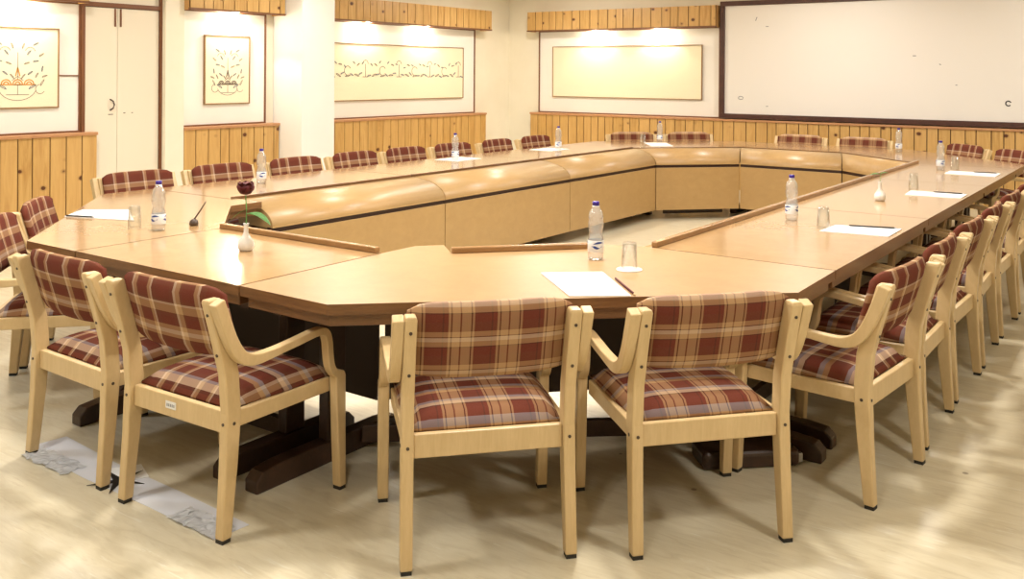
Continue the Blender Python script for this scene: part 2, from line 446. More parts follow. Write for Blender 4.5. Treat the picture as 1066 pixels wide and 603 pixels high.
def leafstroke(cx, cz, ang, L):
    a = math.radians(ang); ca, sa = math.cos(a), math.sin(a)
    pts = [(-L / 2, 0), (-L / 6, L * .13), (L / 4, L * .10), (L / 2, 0), (L / 4, -L * .05), (-L / 6, -L * .05), (-L / 2, 0)]
    return [(cx + x * ca - z * sa, cz + x * sa + z * ca) for x, z in pts]
def tree_picture(a0, a1, z0, z1, label, cx, sc):
    t, loc, b = picture('y', a0, a1, z0, z1, label)
    L = []; BL = []
    zc = z0 + .11
    L.append(arc(cx, zc + .10, .17 * sc, 200, 340, 10, .75)); L.append([(cx - .10 * sc, zc + .02), (cx + .10 * sc, zc + .02)])
    L.append([(cx, zc + .02), (cx, zc + .11)]); L.append([(cx - .04, zc + .11), (cx + .04, zc + .11)])
    for sg in (-1, 1):
        L.append(arc(cx + sg * .20 * sc, zc + .07, .045, 90, 330, 8)); L.append(leafstroke(cx + sg * .22 * sc, zc + .13, 60 * sg, .07))
        BL.append(leafstroke(cx + sg * .13 * sc, zc + .09, 30 * sg, .08))
        for k, (dx, dz, an) in enumerate(((.05, .30, 50), (.11, .33, 35), (.17, .31, 60), (.22, .37, 80), (.08, .42, 20), (.16, .44, 10), (.21, .50, 35), (.10, .52, 50), (.05, .58, 70), (.16, .60, 30), (.24, .30, 20))):
            (BL if k % 2 else L).append(leafstroke(cx + sg * dx * sc, z0 + dz, an * sg, .055))
        L.append([(cx, z0 + .30), (cx + sg * .05 * sc, z0 + .26)])
        L.append(arc(cx + sg * .11 * sc, z0 + .52, .05, 20, 160, 6))
    L.append([(cx, z0 + .27), (cx, z0 + .52)])
    obj('ink_motif', strokes('y', b, L, .0045), M['ink'], t, off=loc)
    obj('blue_motif', strokes('y', b, BL, .006), M['blueink'], t, off=loc)
    O = []
    for k in (-1, 0, 1):
        O.append(arc(cx + k * .10 * sc, z0 + .225, .042 * sc, 0, 180, 6)); O.append(arc(cx + k * .10 * sc, z0 + .225, .022 * sc, 0, 180, 5))
    O.append([(cx - .16 * sc, z0 + .222), (cx + .16 * sc, z0 + .222)])
    O.append([(cx - .02, z0 + .30), (cx, z0 + .38)]); O.append([(cx + .02, z0 + .30), (cx, z0 + .38)])
    obj('ochre_motif', strokes('y', b, O, .011), M['ochre'] if sc > .95 else M['ink'], t, off=loc)
tree_picture(4.00, 4.79, 1.20, 1.955, 'large cream cloth with tree motif and ochre mounds, leftmost picture', 4.40, 1.05)
tree_picture(6.43, 7.045, 1.19, 1.96, 'small cream cloth with a faint brown tree motif, between cupboard and pillar', 6.74, .85)
t, loc, b = picture('y', 8.18, 10.99, 1.185, 1.935, 'long cream cloth with a band of small figures, right of the pillar')
L = []; BL = []; rnd = random.Random(4)
for k in range(17):
    y = 8.28 + k * .162
    z = 1.50
    if k % 4 == 0: L += [[(y, z), (y, z + .17)], arc(y, z + .17, .05, 0, 180, 6), [(y - .05, z), (y + .05, z)]]
    elif k % 4 == 2: L += [arc(y, z + .08, .06, 30, 250, 8), leafstroke(y, z + .01, 10, .09)]
    else: L += [leafstroke(y, z + .02, rnd.uniform(-30, 30), .09), leafstroke(y + .03, z + .16, rnd.uniform(-40, 40), .06)]
    BL += [leafstroke(y + .07, z + rnd.uniform(0, .05), rnd.uniform(-40, 40), .07), leafstroke(y - .05, z + rnd.uniform(.12, .20), rnd.uniform(-60, 60), .05)]
obj('ink_motif', strokes('y', b, L, .008), M['ink'], t, off=loc)
obj('blue_motif', strokes('y', b, BL, .008), M['blueink'], t, off=loc)
picture('x', -7.915, -5.435, 1.20, 1.975, 'blank cream cloth panel left of the whiteboard', 'cloth_pinboard')

# whiteboard
loc = (-2.5, YF, 1.0)
t = thing('whiteboard', 'wide whiteboard in a dark brown frame on the far wall', 'whiteboard', loc)
WX0, WX1, WZ0, WZ1 = -5.135, .2, .965, 2.555
bm = BM(); box(bm, WX0 + .05, WX1 - .05, PY, YF, WZ0 + .05, WZ1 - .05); obj('writing_surface', bm, M['boardw'], t, off=loc)
obj('frame', strips('x', WX0, WX1, WZ0, WZ1, YF, PY - .03, .065), M['board_frame'], t, off=loc, bevel=.006)
L = []
def board_pt(u, v): return (u, v)
L += [[(-4.62, 2.33), (-4.64, 2.28)], [(-4.50, 2.20), (-4.46, 2.20)], arc(-4.84, 1.245, .035, 0, 340, 10, .6), [(-4.49, 1.14), (-4.46, 1.14)],
      [(-2.66, 1.80), (-2.62, 1.80)], [(-2.36, 1.70), (-2.34, 1.69)], [(-2.18, 1.45), (-2.16, 1.45)]]
obj('marker_traces', strokes('x', PY, L, .010, .0012), M['mark'], t, off=loc)
L = [arc(-1.62, 1.245, .028, 20, 320, 10)]
obj('round_mark', strokes('x', PY, L, .014, .002), M['black'], t, off=loc)

# built-in cupboard
loc = (XL, 5.45, 0)
t = thing('built_in_cupboard', 'tall cream double-door cupboard in a red-brown frame, left wall', 'cupboard', loc)
bm = BM(); box(bm, XL, XL + .06, 5.015, 5.05, 0, 2.19); box(bm, XL, XL + .06, 5.875, 5.91, 0, 2.60); box(bm, XL, XL + .06, 5.015, 5.875, 2.19, 2.235)
obj('frame', bm, M['brown_trim'], t, off=loc, bevel=.004)
bm = BM(); box(bm, XL, XL + .02, 5.05, 5.875, 0, 2.19); obj('carcass', bm, M['shadow_gap'], t, off=loc)
bm = BM(); box(bm, XL, XL + .03, 5.05, 5.875, 2.235, 2.60); obj('upper_panel', bm, M['cupboard'], t, off=loc)
for k, (y0, y1) in enumerate(((5.054, 5.399), (5.403, 5.871))):
    bm = BM(); box(bm, XL + .018, XL + .04, y0, y1, .06, 2.186); d = obj('door', bm, M['cupboard'], t, off=loc, bevel=.004)
    yb = 5.365 if k == 0 else 5.425
    bm = BM(); box(bm, XL + .04, XL + .052, yb, yb + .014, 2.0, 2.18); obj('bolt', bm, M['brown_trim'], d, off=loc)
    if k == 0:
        bm = tube(BM(), [(XL + .04, 5.325, 1.27), (XL + .07, 5.34, 1.25), (XL + .075, 5.35, 1.215), (XL + .07, 5.34, 1.18), (XL + .04, 5.325, 1.16)], .008)
        obj('handle', bm, M['screw'], d, off=loc)
        bm = boxbm(XL + .04, XL + .044, 5.305, 5.355, 1.115, 1.122); obj('lock_plate', bm, M['screw'], d, off=loc)
    else:
        bm = BM(); box(bm, XL + .04, XL + .044, 5.47, 5.49, 1.125, 1.133); box(bm, XL + .04, XL + .044, 5.56, 5.575, 1.125, 1.133); obj('lock_plate', bm, M['screw'], d, off=loc)

# ------------------------------------------------------------------ lamps
M['lampglow'] = emit('lamp_glow', WARM, 14)
M['lampglow_cool'] = emit('cool_lamp_glow', COOL, 10)
M['bulb'] = emit('spot_bulb_glow', (1, .90, .70), 60)
for i, (x, y, w, c) in enumerate(LAMPS):
    t = thing('unseen_ceiling_lamp', 'out-of-view square ceiling lamp, inferred over the tables, added elsewhere as fill', 'lamp', (x, y, CEIL), 0, 'ceiling lamps')
    obj('frame', prism(BM(), [(-.19, -.19), (.19, -.19), (.19, .19), (-.19, .19)], -.025, 0), M['cupboard'], t)
    obj('diffuser', prism(BM(), [(-.16, -.16), (.16, -.16), (.16, .16), (-.16, .16)], -.032, -.0255), M['lampglow'] if c is WARM else M['lampglow_cool'], t)
    ld = bpy.data.lights.new('lamp_light', 'AREA'); ld.shape = 'SQUARE'; ld.size = .30; ld.energy = w; ld.color = c
    lo = bpy.data.objects.new('lamp_light', ld); COL.objects.link(lo); lo.parent = t; lo.location = (0, 0, -.04)
def spot(x, y, axis, label):
    t = thing('pelmet_spotlight', label, 'lamp', (x, y, 2.27), 0, None)
    obj('housing', lathe(BM(), [(0, .10), (.05, .10), (.06, 0), (.052, 0), (.045, .08), (0, .08)], 20), M['white_ceramic'], t)
    obj('bulb', lathe(BM(), [(0, -.012), (.03, -.008), (.042, .01), (.03, .06), (0, .07)], 16), M['bulb'], t)
    bm = BM()
    if axis == 'y': box(bm, XL - x, 0, -.012, .012, .10, .12)
    else: box(bm, -.012, .012, 0, YF - y, .10, .12)
    obj('bracket', bm, M['screw'], t)
    ld = bpy.data.lights.new('spot_light', 'POINT'); ld.energy = SPOT_W; ld.color = (1, .87, .62); ld.shadow_soft_size = .04
    lo = bpy.data.objects.new('spot_light', ld); COL.objects.link(lo); lo.parent = t; lo.location = (0, 0, -.065)
    ld = bpy.data.lights.new('beam_light', 'SPOT'); ld.energy = SPOT_W * 1.8; ld.color = (1, .90, .72); ld.spot_size = math.radians(112); ld.spot_blend = .25; ld.shadow_soft_size = .03
    lo = bpy.data.objects.new('beam_light', ld); COL.objects.link(lo); lo.parent = t; lo.location = (0, 0, -.065)
SX = PX + .035; SY = PY - .035
spot(SX, 4.40, 'y', 'glowing spotlight under the pelmet over the leftmost picture')
spot(SX, 6.77, 'y', 'glowing spotlight under the pelmet over the small tree picture')
spot(SX, 8.86, 'y', 'glowing spotlight over the left half of the long band picture')
spot(SX, 10.04, 'y', 'glowing spotlight over the right half of the long band picture')
spot(-7.11, SY, 'x', 'glowing spotlight over the left half of the blank cloth panel')
spot(-6.08, SY, 'x', 'glowing spotlight over the right half of the blank cloth panel')

# ------------------------------------------------------------------ conference tables
TOP = .75
def shrink(poly, d):
    P = [Vector(p) for p in poly]; n = len(P)
    area = sum(P[i].x * P[(i + 1) % n].y - P[(i + 1) % n].x * P[i].y for i in range(n)); sg = 1 if area > 0 else -1
    out = []
    for i in range(n):
        a, b, c = P[i - 1], P[i], P[(i + 1) % n]
        d1 = (b - a).normalized(); d2 = (c - b).normalized()
        n1 = Vector((-d1.y, d1.x)) * sg; n2 = Vector((-d2.y, d2.x)) * sg
        k = 1 + n1.dot(n2)
        out.append(b + (n1 + n2) * (d / max(k, .3)))
    return out
def hood_bm(e0, e1, p0, p1, off):
    """rounded hood: from the table's inner edge e0-e1 over to the panel line p0-p1; returns hood, stripe, panel meshes"""
    e0, e1, p0, p1 = map(Vector, (e0, e1, p0, p1)); N = 9
    hood = BM(); rows = []
    prof = [(math.sin(PI / 2 * i / N), .600 + .142 * math.cos(PI / 2 * i / N)) for i in range(N + 1)] + [(1.0, .590), (.05, .590), (.0, .66)]
    for e, p in ((e0, p0), (e1, p1)):
        rows.append([hood.verts.new((*(e + (p - e) * f), z)) for f, z in prof])
    n = len(prof)
    for i in range(n):
        f = hood.faces.new((rows[0][i], rows[0][(i + 1) % n], rows[1][(i + 1) % n], rows[1][i])); f.smooth = i < N
    hood.faces.new(rows[0]); hood.faces.new(rows[1])
    def slab(f0, f1, z0, z1, backmat=0):
        b = BM(); q = [e0 + (p0 - e0) * f0, e1 + (p1 - e1) * f0, e1 + (p1 - e1) * f1, e0 + (p0 - e0) * f1]
        prism(b, q, z0, z1)
        return b
    return hood, slab(.85, .955, .560, .592), slab(.93, 1.0, .11, .560), slab(.88, .93, .11, .560)
def trestle(t, loc, o, i, k):
    """o: floor point at the outer edge, i: floor point at the inner side"""
    o = Vector(o); i = Vector(i); d = (i - o).normalized(); nrm = Vector((-d.y, d.x))
    s = BM(); w = .035
    prof = [(0, .0), (0, .045), (.03, .075), (.12, .085), ((i - o).length - .12, .085), ((i - o).length - .03, .075), ((i - o).length, .045), ((i - o).length, 0)]
    A = [s.verts.new((*(o + d * a - nrm * w), z)) for a, z in prof]; B = [s.verts.new((*(o + d * a + nrm * w), z)) for a, z in prof]
    s.faces.new(A); s.faces.new(B)
    for j in range(len(prof)):
        s.faces.new((A[j], A[(j + 1) % len(prof)], B[(j + 1) % len(prof)], B[j]))
    sl = obj('sled_foot', s, M['dark'], t, off=loc, bevel=.006)
    L = (i - o).length
    b = beam(BM(), o + d * L * .45, o + d * (L * .45 + .10), .05, .085, .63); obj('leg', b, M['dark'], t, off=loc, bevel=.005)
    b = beam(BM(), o + d * .12, o + d * (L - .02), .045, .63, .668); obj('bearer', b, M['dark'], t, off=loc)
def table(label, poly, lips=(), hoods=(), trestles=(), stretch=None, flat=(), cat='table', top='laminate', lip=('lip', .032, .026)):
    P = [Vector(p) for p in poly]; cx = sum(p.x for p in P) / len(P); cy = sum(p.y for p in P) / len(P); loc = (cx, cy, 0)
    t = thing('conference_table', label, cat, loc, 0, 'conference tables in the ring')
    sp = shrink(poly, .0042)
    obj('tabletop', prism(BM(), sp, .712, TOP, 1, 0), [M[top], M['edge']], t, off=loc)
    obj('apron', prism(BM(), shrink(poly, .025), .668, .7115, 0, 1), [M['edge'], M['shadow_gap']], t, off=loc, bevel=.004)  # apron top coloured near-black: shade painted into the open seams
    for a, b in lips:
        obj('edge_lip', beam(BM(), a, b, lip[1], TOP, TOP + lip[2], ext=-.004), M[lip[0]], t, off=loc, bevel=min(.005, lip[2] / 3))
    for h in hoods:
        hb, st, pn, bk = hood_bm(*h, loc)
        o = obj('rounded_hood', hb, M['hood'], t, off=loc)
        obj('dark_stripe', st, M['stripe'], t, off=loc)
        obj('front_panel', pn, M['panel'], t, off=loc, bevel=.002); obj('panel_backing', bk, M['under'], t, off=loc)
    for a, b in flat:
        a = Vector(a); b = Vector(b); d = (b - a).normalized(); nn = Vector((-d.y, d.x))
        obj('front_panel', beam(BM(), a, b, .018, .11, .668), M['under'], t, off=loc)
    for k, (o, i) in enumerate(trestles): trestle(t, loc, o, i, k)
    if stretch:
        obj('stretcher', beam(BM(), stretch[0], stretch[1], .035, .03, .10), M['dark'], t, off=loc, bevel=.004)
    return t
XO, XI, RO, RI = -5.72, -4.88, -1.15, -2.0
YO, YI, FO, FI = 2.27, 3.07, 10.87, 10.02
HP = -4.545
# near side
table('table section at the near end, holding the white vase with the rose',
      [(-4.0, YO), (-2.87, YO), (-2.89, YI), (-4.0, YI)], lips=[((-4.03 + .03, YI - .016), (-2.90, YI - .016))],
      flat=[((-3.99, 3.03), (-2.875, 3.03))],
      trestles=[((-3.925, 2.24), (-3.925, 2.95)), ((-2.97, 2.26), (-2.97, 2.95))], stretch=((-3.875, 2.66), (-2.995, 2.66)))
table('nearest corner table section with cut front edge and paper pad',
      [(-2.87, YO), (-2.394, YO - .005), (-1.142, 3.432), (RO, 3.92), (-2.02, 3.92), (-2.20, 3.86), (-2.225, 3.733), (-2.651, 3.261), (-2.795, 3.388), (-2.888, 3.286), (-2.89, YI)],
      lips=[((-2.645, 3.248), (-2.215, 3.724))], flat=[((-2.862, 3.06), (-2.655, 3.21)), ((-2.655, 3.21), (-2.19, 3.72)), ((-2.19, 3.72), (-2.04, 3.90))],
      trestles=[((-2.78, 2.26), (-2.78, 3.05)), ((-1.16, 3.80), (-1.92, 3.80))], stretch=((-2.745, 2.80), (-1.60, 3.765)), top='laminate_matt')
table('near left corner table section with a paper pad and tumbler',
      [(-4.42, YO), (-4.0, YO), (-4.0, YI), (-4.62, 3.60), (-4.62, 3.835), (XI + .004, 3.835), (XI + .004, 3.79), (XO, 3.79), (XO, 3.43)],
      flat=[((-4.01, 3.04), (-4.85, 3.72))],
      trestles=[((-4.085, 2.52), (-4.085, 3.0)), ((XO + .03, 3.70), (XI - .05, 3.70))], stretch=((-4.12, 2.7), (-5.28, 3.66)))
# left wing
ys = [3.79, 5.513, 7.30, 9.15]
labs = ['left wing table section closest to the camera, with rounded hood', 'middle table section of the left wing, in front of the pillar', 'far table section of the left wing, before the long picture']
for k in range(3):
    a, b = ys[k], ys[k + 1]; pa = 3.85 if k == 0 else a + .004; pb = 9.01 if k == 2 else b - .004
    table(labs[k], [(XO, a), (XI, a), (XI, b), (XO, b)], lips=[((XI - .016, a + (.02 if k == 0 else .003)), (XI - .016, b - .003))], lip=('edge', .020, .009),
          hoods=[((XI, 3.85 if k == 0 else a + .004), (XI, b - .004), (HP, pa), (HP, pb))],
          trestles=[((XO + .02, a + .04), (XI + .02, a + .04)), ((XO + .02, b - .05), (XI + .02, b - .05))], stretch=((-5.3, a + .09), (-5.3, b - .09)))
# far side
table('far left corner table section holding a bottle, glass and paper',
      [(XO, 9.15), (XI, 9.15), (-4.0, FI), (-4.0, FO), (-4.42, FO), (XO, 9.72)],
      hoods=[((XI, 9.155), (-4.0, FI), (HP + .006, 9.02), (-3.885, 9.685))],
      trestles=[((XO + .03, 9.37), (XI + .1, 9.37)), ((-4.10, FO - .03), (-4.10, FI + .02))], stretch=((-4.62, 9.35), (-4.15, 9.85)))
table('far table section below the whiteboard',
      [(-4.0, FI), (-2.9, FI), (-2.9, FO), (-4.0, FO)], hoods=[((-3.998, FI), (-2.902, FI), (-3.875, 9.69), (-2.80, 9.69))],
      trestles=[((-3.9, FO - .03), (-3.9, FI + .02)), ((-3.0, FO - .03), (-3.0, FI + .02))], stretch=((-3.865, 10.4), (-3.035, 10.4)))
table('far right corner table section with a water bottle',
      [(-2.9, FI), (RI, 9.25), (RO, 9.25), (RO, 9.72), (-2.4, FO), (-2.9, FO)],
      hoods=[((-2.898, FI), (RI, 9.255), (-2.79, 9.688), (-2.2, 9.165))],
      trestles=[((-2.8, FO - .03), (-2.8, FI + .02)), ((RO - .03, 9.35), (RI - .02, 9.35))], stretch=((-2.3, 9.6), (-2.7, 10.05)))
ys = [3.92, 5.66, 7.62, 9.25]
labs = ['right wing table section nearest the camera, with bottle and tumbler', 'middle table section of the right wing, holding the second white vase', 'far table section of the right wing, with bottle and paper pad']
for k in range(3):
    a, b = ys[k], ys[k + 1]
    table(labs[k], [(RI, a), (RO, a), (RO, b), (RI, b)], lips=[((RI + .016, a + .003), (RI + .016, b - .003))],
          hoods=[((RI, a + .003), (RI, b - .003), (RI - .2, a + .003), (RI - .2, b - (.10 if k == 2 else .003)))],
          trestles=[((RO - .02, a + .05), (RI - .02, a + .05)), ((RO - .02, b - .05), (RI - .02, b - .05))], stretch=((-1.6, a + .09), (-1.6, b - .09)))

# ------------------------------------------------------------------ armchairs
PW = .26      # half distance between the post centres
def post_y(z):   # side line of the back post: foot, slightly forward at the seat, raked back above
    pts = [(0, 0), (.25, .022), (.42, .032), (.55, .022), (.68, -.012), (.815, -.052)]
    for (z0, y0), (z1, y1) in zip(pts[:-1], pts[1:]):
        if z <= z1: return y0 + (y1 - y0) * (z - z0) / (z1 - z0)
    return pts[-1][1]
Y0 = -.27     # rear feet in the chair's frame
def make_chair(label, backm, seatm, tagged=False):
    t = thing('armchair', label, 'chair')
    # seat cushion: crowned, rounded
    bm = BM(); nx, ny = 12, 12; grid = []
    def se(u): return math.copysign(abs(u) ** .55, u)
    x0, x1, y0, y1 = -.262, .262, Y0 + .048, .243
    top = []; bot = []
    for j in range(ny + 1):
        rt = []; rb = []
        for i in range(nx + 1):
            u = -1 + 2 * i / nx; v = -1 + 2 * j / ny
            e = max(abs(u), abs(v)); h = (1 - abs(u) ** 6) * (1 - abs(v) ** 6)
            wx = 1 - .075 * (v < 0) * abs(v)
            x = (x0 + x1) / 2 + (x1 - x0) / 2 * u * wx; y = (y0 + y1) / 2 + (y1 - y0) / 2 * v
            rt.append(bm.verts.new((x, y, .425 + .045 * max(h, 0) ** .45 + .008 * (1 - u * u) * (1 - v * v))))
            rb.append(bm.verts.new((x * .985, y, .418)))
        top.append(rt); bot.append(rb)
    for j in range(ny):
        for i in range(nx):
            bm.faces.new((top[j][i], top[j][i + 1], top[j + 1][i + 1], top[j + 1][i])); bm.faces.new((bot[j][i], bot[j + 1][i], bot[j + 1][i + 1], bot[j][i + 1]))
    for i in range(nx):
        bm.faces.new((top[0][i], bot[0][i], bot[0][i + 1], top[0][i + 1])); bm.faces.new((top[ny][i], top[ny][i + 1], bot[ny][i + 1], bot[ny][i]))
    for j in range(ny):
        bm.faces.new((top[j][0], top[j + 1][0], bot[j + 1][0], bot[j][0])); bm.faces.new((top[j][nx], bot[j][nx], bot[j + 1][nx], top[j + 1][nx]))
    for f in bm.faces: f.smooth = True
    obj('seat', bm, seatm, t)
    # frame rails below the seat
    bm = BM(); box(bm, -.24, .24, Y0 + .018, Y0 + .043, .345, .42); box(bm, -.235, .235, .205, .23, .36, .418)
    box(bm, -.272, -.245, Y0 + .05, .215, .365, .418); box(bm, .245, .272, Y0 + .05, .215, .365, .418)
    sf = obj('seat_frame', bm, M['beech'], t, bevel=.004)
    if tagged:
        tg = obj('inventory_tag', boxbm(-.06, -.005, Y0 + .016, Y0 + .018, .375, .40), M['paper'], sf)
        bm = BM(); 
        for q in range(5): box(bm, -.053 + q * .009, -.048 + q * .009, Y0 + .0155, Y0 + .016, .382, .392)
        obj('tag_print', bm, M['mark'], tg)
    # back posts
    for sg in (-1, 1):
        zs = [0.012, .12, .25, .36, .42, .48, .55, .62, .68, .75, .80, .812]
        bm = BM(); rows = []
        for z in zs:
            y = Y0 + post_y(z); d = .019 + .010 * min(1, z / .36) - (.004 if z > .8 else 0); w = .0195 - (.003 if z > .805 else 0); cx = sg * (PW + .004 * (1 - min(1, z / .4)))
            rows.append([bm.verts.new((cx + a * w, y + b * d, z)) for a, b in ((-1, -1), (1, -1), (1, 1), (-1, 1))])
        for A, B in zip(rows[:-1], rows[1:]):
            for i in range(4): bm.faces.new((A[i], A[(i + 1) % 4], B[(i + 1) % 4], B[i]))
        bm.faces.new(rows[0]); bm.faces.new(rows[-1])
        p = obj('back_post', bm, M['beech'], t, bevel=.005)
        obj('foot_glide', boxbm(sg * (PW + .004) - .017, sg * (PW + .004) + .017, Y0 - .017, Y0 + .017, 0, .013), M['foot'], p)
        for z in (.62, .76, .385):
            y = Y0 + post_y(z) - .029
            obj('screw', tube(BM(), [(sg * PW, y + .004, z), (sg * PW, y - .0025, z)], .0055, 8), M['screw'], p)
        obj('screw', tube(BM(), [(sg * (PW + .019), Y0 + .03, .385), (sg * (PW + .0215), Y0 + .03, .385)], .006, 8), M['screw'], p)
    # arms: one bent lamination from the post top down, forward and down onto the front leg
    for sg in (-1, 1):
        pts = [(Y0 - .060, .808), (Y0 - .032, .735), (Y0 - .002, .665), (Y0 + .035, .612), (Y0 + .085, .588), (Y0 + .16, .588), (Y0 + .28, .600), (Y0 + .385, .612), (Y0 + .425, .602), (Y0 + .440, .570), (Y0 + .446, .520), (Y0 + .455, .470), (Y0 + .478, .440), (Y0 + .510, .430)]
        sp = spline(pts, 4)
        xa, xb = (PW + .0205, PW + .056) if sg > 0 else (-PW - .056, -PW - .0205)
        th = [.042 if k < 14 else (.042 - .014 * min(1, (k - 14) / 8)) for k in range(len(sp))]
        obj('armrest', ribbon_yz(BM(), sp, th, xa, xb), M['beech'], t, bevel=.004)
        bm = BM(); rows = []
        for z, yy, d in ((.012, .243, .017), (.2, .236, .021), (.36, .232, .024), (.425, .230, .025), (.443, .226, .020)):
            rows.append([bm.verts.new((sg * (PW + .036) + a * .0195, yy + b * d, z)) for a, b in ((-1, -1), (1, -1), (1, 1), (-1, 1))])
        for A, B in zip(rows[:-1], rows[1:]):
            for i in range(4): bm.faces.new((A[i], A[(i + 1) % 4], B[(i + 1) % 4], B[i]))
        bm.faces.new(rows[0]); bm.faces.new(rows[-1])
        p = obj('front_leg', bm, M['beech'], t, bevel=.005)
        obj('foot_glide', boxbm(sg * (PW + .036) - .017, sg * (PW + .036) + .017, .228, .258, 0, .013), M['foot'], p)
    # backrest: bowed padded panel
    bm = BM(); nx, nz = 14, 8; F = []; B = []
    for j in range(nz + 1):
        v = j / nz; rf = []; rb = []
        for i in range(nx + 1):
            u = -1 + 2 * i / nx
            W = .264
            topz = .842 - .028 * abs(u) ** 8 ; botz = .600 + .010 * abs(u) ** 6 - .008 * (1 - u * u)
            z = botz + (topz - botz) * v
            edge = (1 - abs(u) ** 8) * (1 - abs(2 * v - 1) ** 6)
            y = Y0 + post_y(min(z, .80)) + .0455 - .036 * (1 - abs(u) ** 2.5)
            th = .010 + .012 * max(edge, 0) ** .5
            rf.append(bm.verts.new((u * W, y + th + .002, z))); rb.append(bm.verts.new((u * W, y - th + .002, z)))
        F.append(rf); B.append(rb)
    for j in range(nz):
        for i in range(nx):
            bm.faces.new((F[j][i], F[j + 1][i], F[j + 1][i + 1], F[j][i + 1])); bm.faces.new((B[j][i], B[j][i + 1], B[j + 1][i + 1], B[j + 1][i]))
    for i in range(nx):
        bm.faces.new((F[0][i], F[0][i + 1], B[0][i + 1], B[0][i])); bm.faces.new((F[nz][i], B[nz][i], B[nz][i + 1], F[nz][i + 1]))
    for j in range(nz):
        bm.faces.new((F[j][0], B[j][0], B[j + 1][0], F[j + 1][0])); bm.faces.new((F[j][nx], F[j + 1][nx], B[j + 1][nx], B[j][nx]))
    for f in bm.faces: f.smooth = True
    obj('backrest', bm, backm, t)
    return t

def copy_tree(o, parent=None):
    c = o.copy(); COL.objects.link(c)
    if parent: c.parent = parent
    for ch in list(o.children): copy_tree(ch, c)
    return c
protos = {}
GRP = 'armchairs around the conference tables'
def chair(rear, face, label, kind):
    """rear: midpoint between the back feet; face: direction the chair faces, as an angle of +y turned (radians)"""
    if kind not in protos:
        protos[kind] = o = make_chair(label, M['cloth_back_' + ('fine' if kind == 'fine' else 'bold')], M['cloth_seat_' + ('fine' if kind == 'fine' else 'bold')], kind == 'tagged')
    else: o = copy_tree(protos[kind])
    o['label'] = label; o['group'] = GRP
    d = Vector((-math.sin(face), math.cos(face)))
    o.location = (rear[0] + d.x * .27, rear[1] + d.y * .27, 0); o.rotation_euler = (0, 0, face)
    return o
def ang(ax, ay, bx, by):   # facing from left rear foot a and right rear foot b
    return math.atan2(by - ay, bx - ax)
chair((-1.771, 2.378), ang(-1.963, 2.202, -1.579, 2.554) + .09, 'tartan armchair seen from behind, left one of the pair at the cut front corner', 'fine')
chair((-1.242, 2.888), ang(-1.423, 2.706, -1.061, 3.07) + .06, 'tartan armchair seen from behind, right of the pair, nearest the right wing', 'fine')
chair((-2.828, 1.962), .04, 'plaid armchair with a small white tag on its rear rail, bottom left', 'tagged')
chair((-3.520, 1.968), -.02, 'plaid armchair second from the left along the near edge, over the torn tape', 'bold')
fl = ang(-5.72, 3.43, -4.42, 2.27)
nL = Vector((-.667, -.745)); tL = Vector((.745, -.667)); mid = Vector((-5.07, 2.85))
q = mid + nL * .30
chair((-4.64, 2.25), fl, 'plaid armchair cut by the left edge of the photo, nearer of two', 'bold')
chair((-5.105, 2.69), fl, 'plaid armchair at the left cut corner, farther of two, before the pine panelling', 'bold')
# left wing, facing +x
lab = ['first armchair of the left wing, in front of the cream cupboard', 'second armchair of the left wing, below the small tree picture', 'third armchair of the left wing, before the white pillar', 'fourth armchair of the left wing, right of the white pillar',
       'fifth armchair of the left wing, under the long band picture', 'sixth armchair of the left wing, behind the water bottle', 'seventh armchair of the left wing, at the end of the band picture', 'eighth armchair of the left wing, before the room corner']
for k, y in enumerate((3.89, 4.60, 5.34, 6.05, 6.73, 7.44, 8.18, 8.94)):
    chair((-6.02 + random.uniform(-.02, .02), y), -PI / 2 + random.uniform(-.05, .05), lab[k], 'bold')
# right wing, facing -x
lab = ['nearest armchair of the right wing, its plaid seat in full view', 'second armchair of the right wing from the camera', 'third armchair of the right wing from the camera', 'fourth armchair of the right wing from the camera', 'fifth armchair of the right wing, cut by the photo edge', 'sixth armchair of the right wing, at the right photo edge']
for k, (y, a) in enumerate(((3.757, .10), (4.45, 0), (5.13, .03), (5.80, -.02), (6.50, .02), (7.20, 0))):
    chair((-.865 + (.0 if k else -.008), y), PI / 2 - a, lab[k], 'bold')
# far side
m1 = Vector((-5.07, 10.295)); n1 = Vector((-.667, .745)); t1 = Vector((.745, .667)); fa = math.atan2(.667, .745) + PI
m2 = Vector((-1.775, 10.295)); n2 = Vector((.677, .736)); t2 = Vector((.736, -.677)); fb = math.atan2(-.677, .736) + PI
p = m1 + n1 * .27
chair(p - t1 * .34, fa, 'plaid armchair at the far left cut corner, behind the water bottle', 'fine')
chair(p + t1 * .38, fa, 'plaid armchair at the far left cut corner, just right of the bottle', 'fine')
chair((-3.72, 11.16), PI, 'plaid armchair at the far side, left one under the whiteboard', 'fine')
chair((-2.98, 11.16), PI, 'plaid armchair at the far side, right one under the whiteboard', 'fine')
p = m2 + n2 * .27
chair(p - t2 * .33, fb, 'plaid armchair at the far right corner, beside a bottle', 'bold')
chair(p + t2 * .40, fb, 'plaid armchair at the far right corner, touching the photo edge', 'bold')

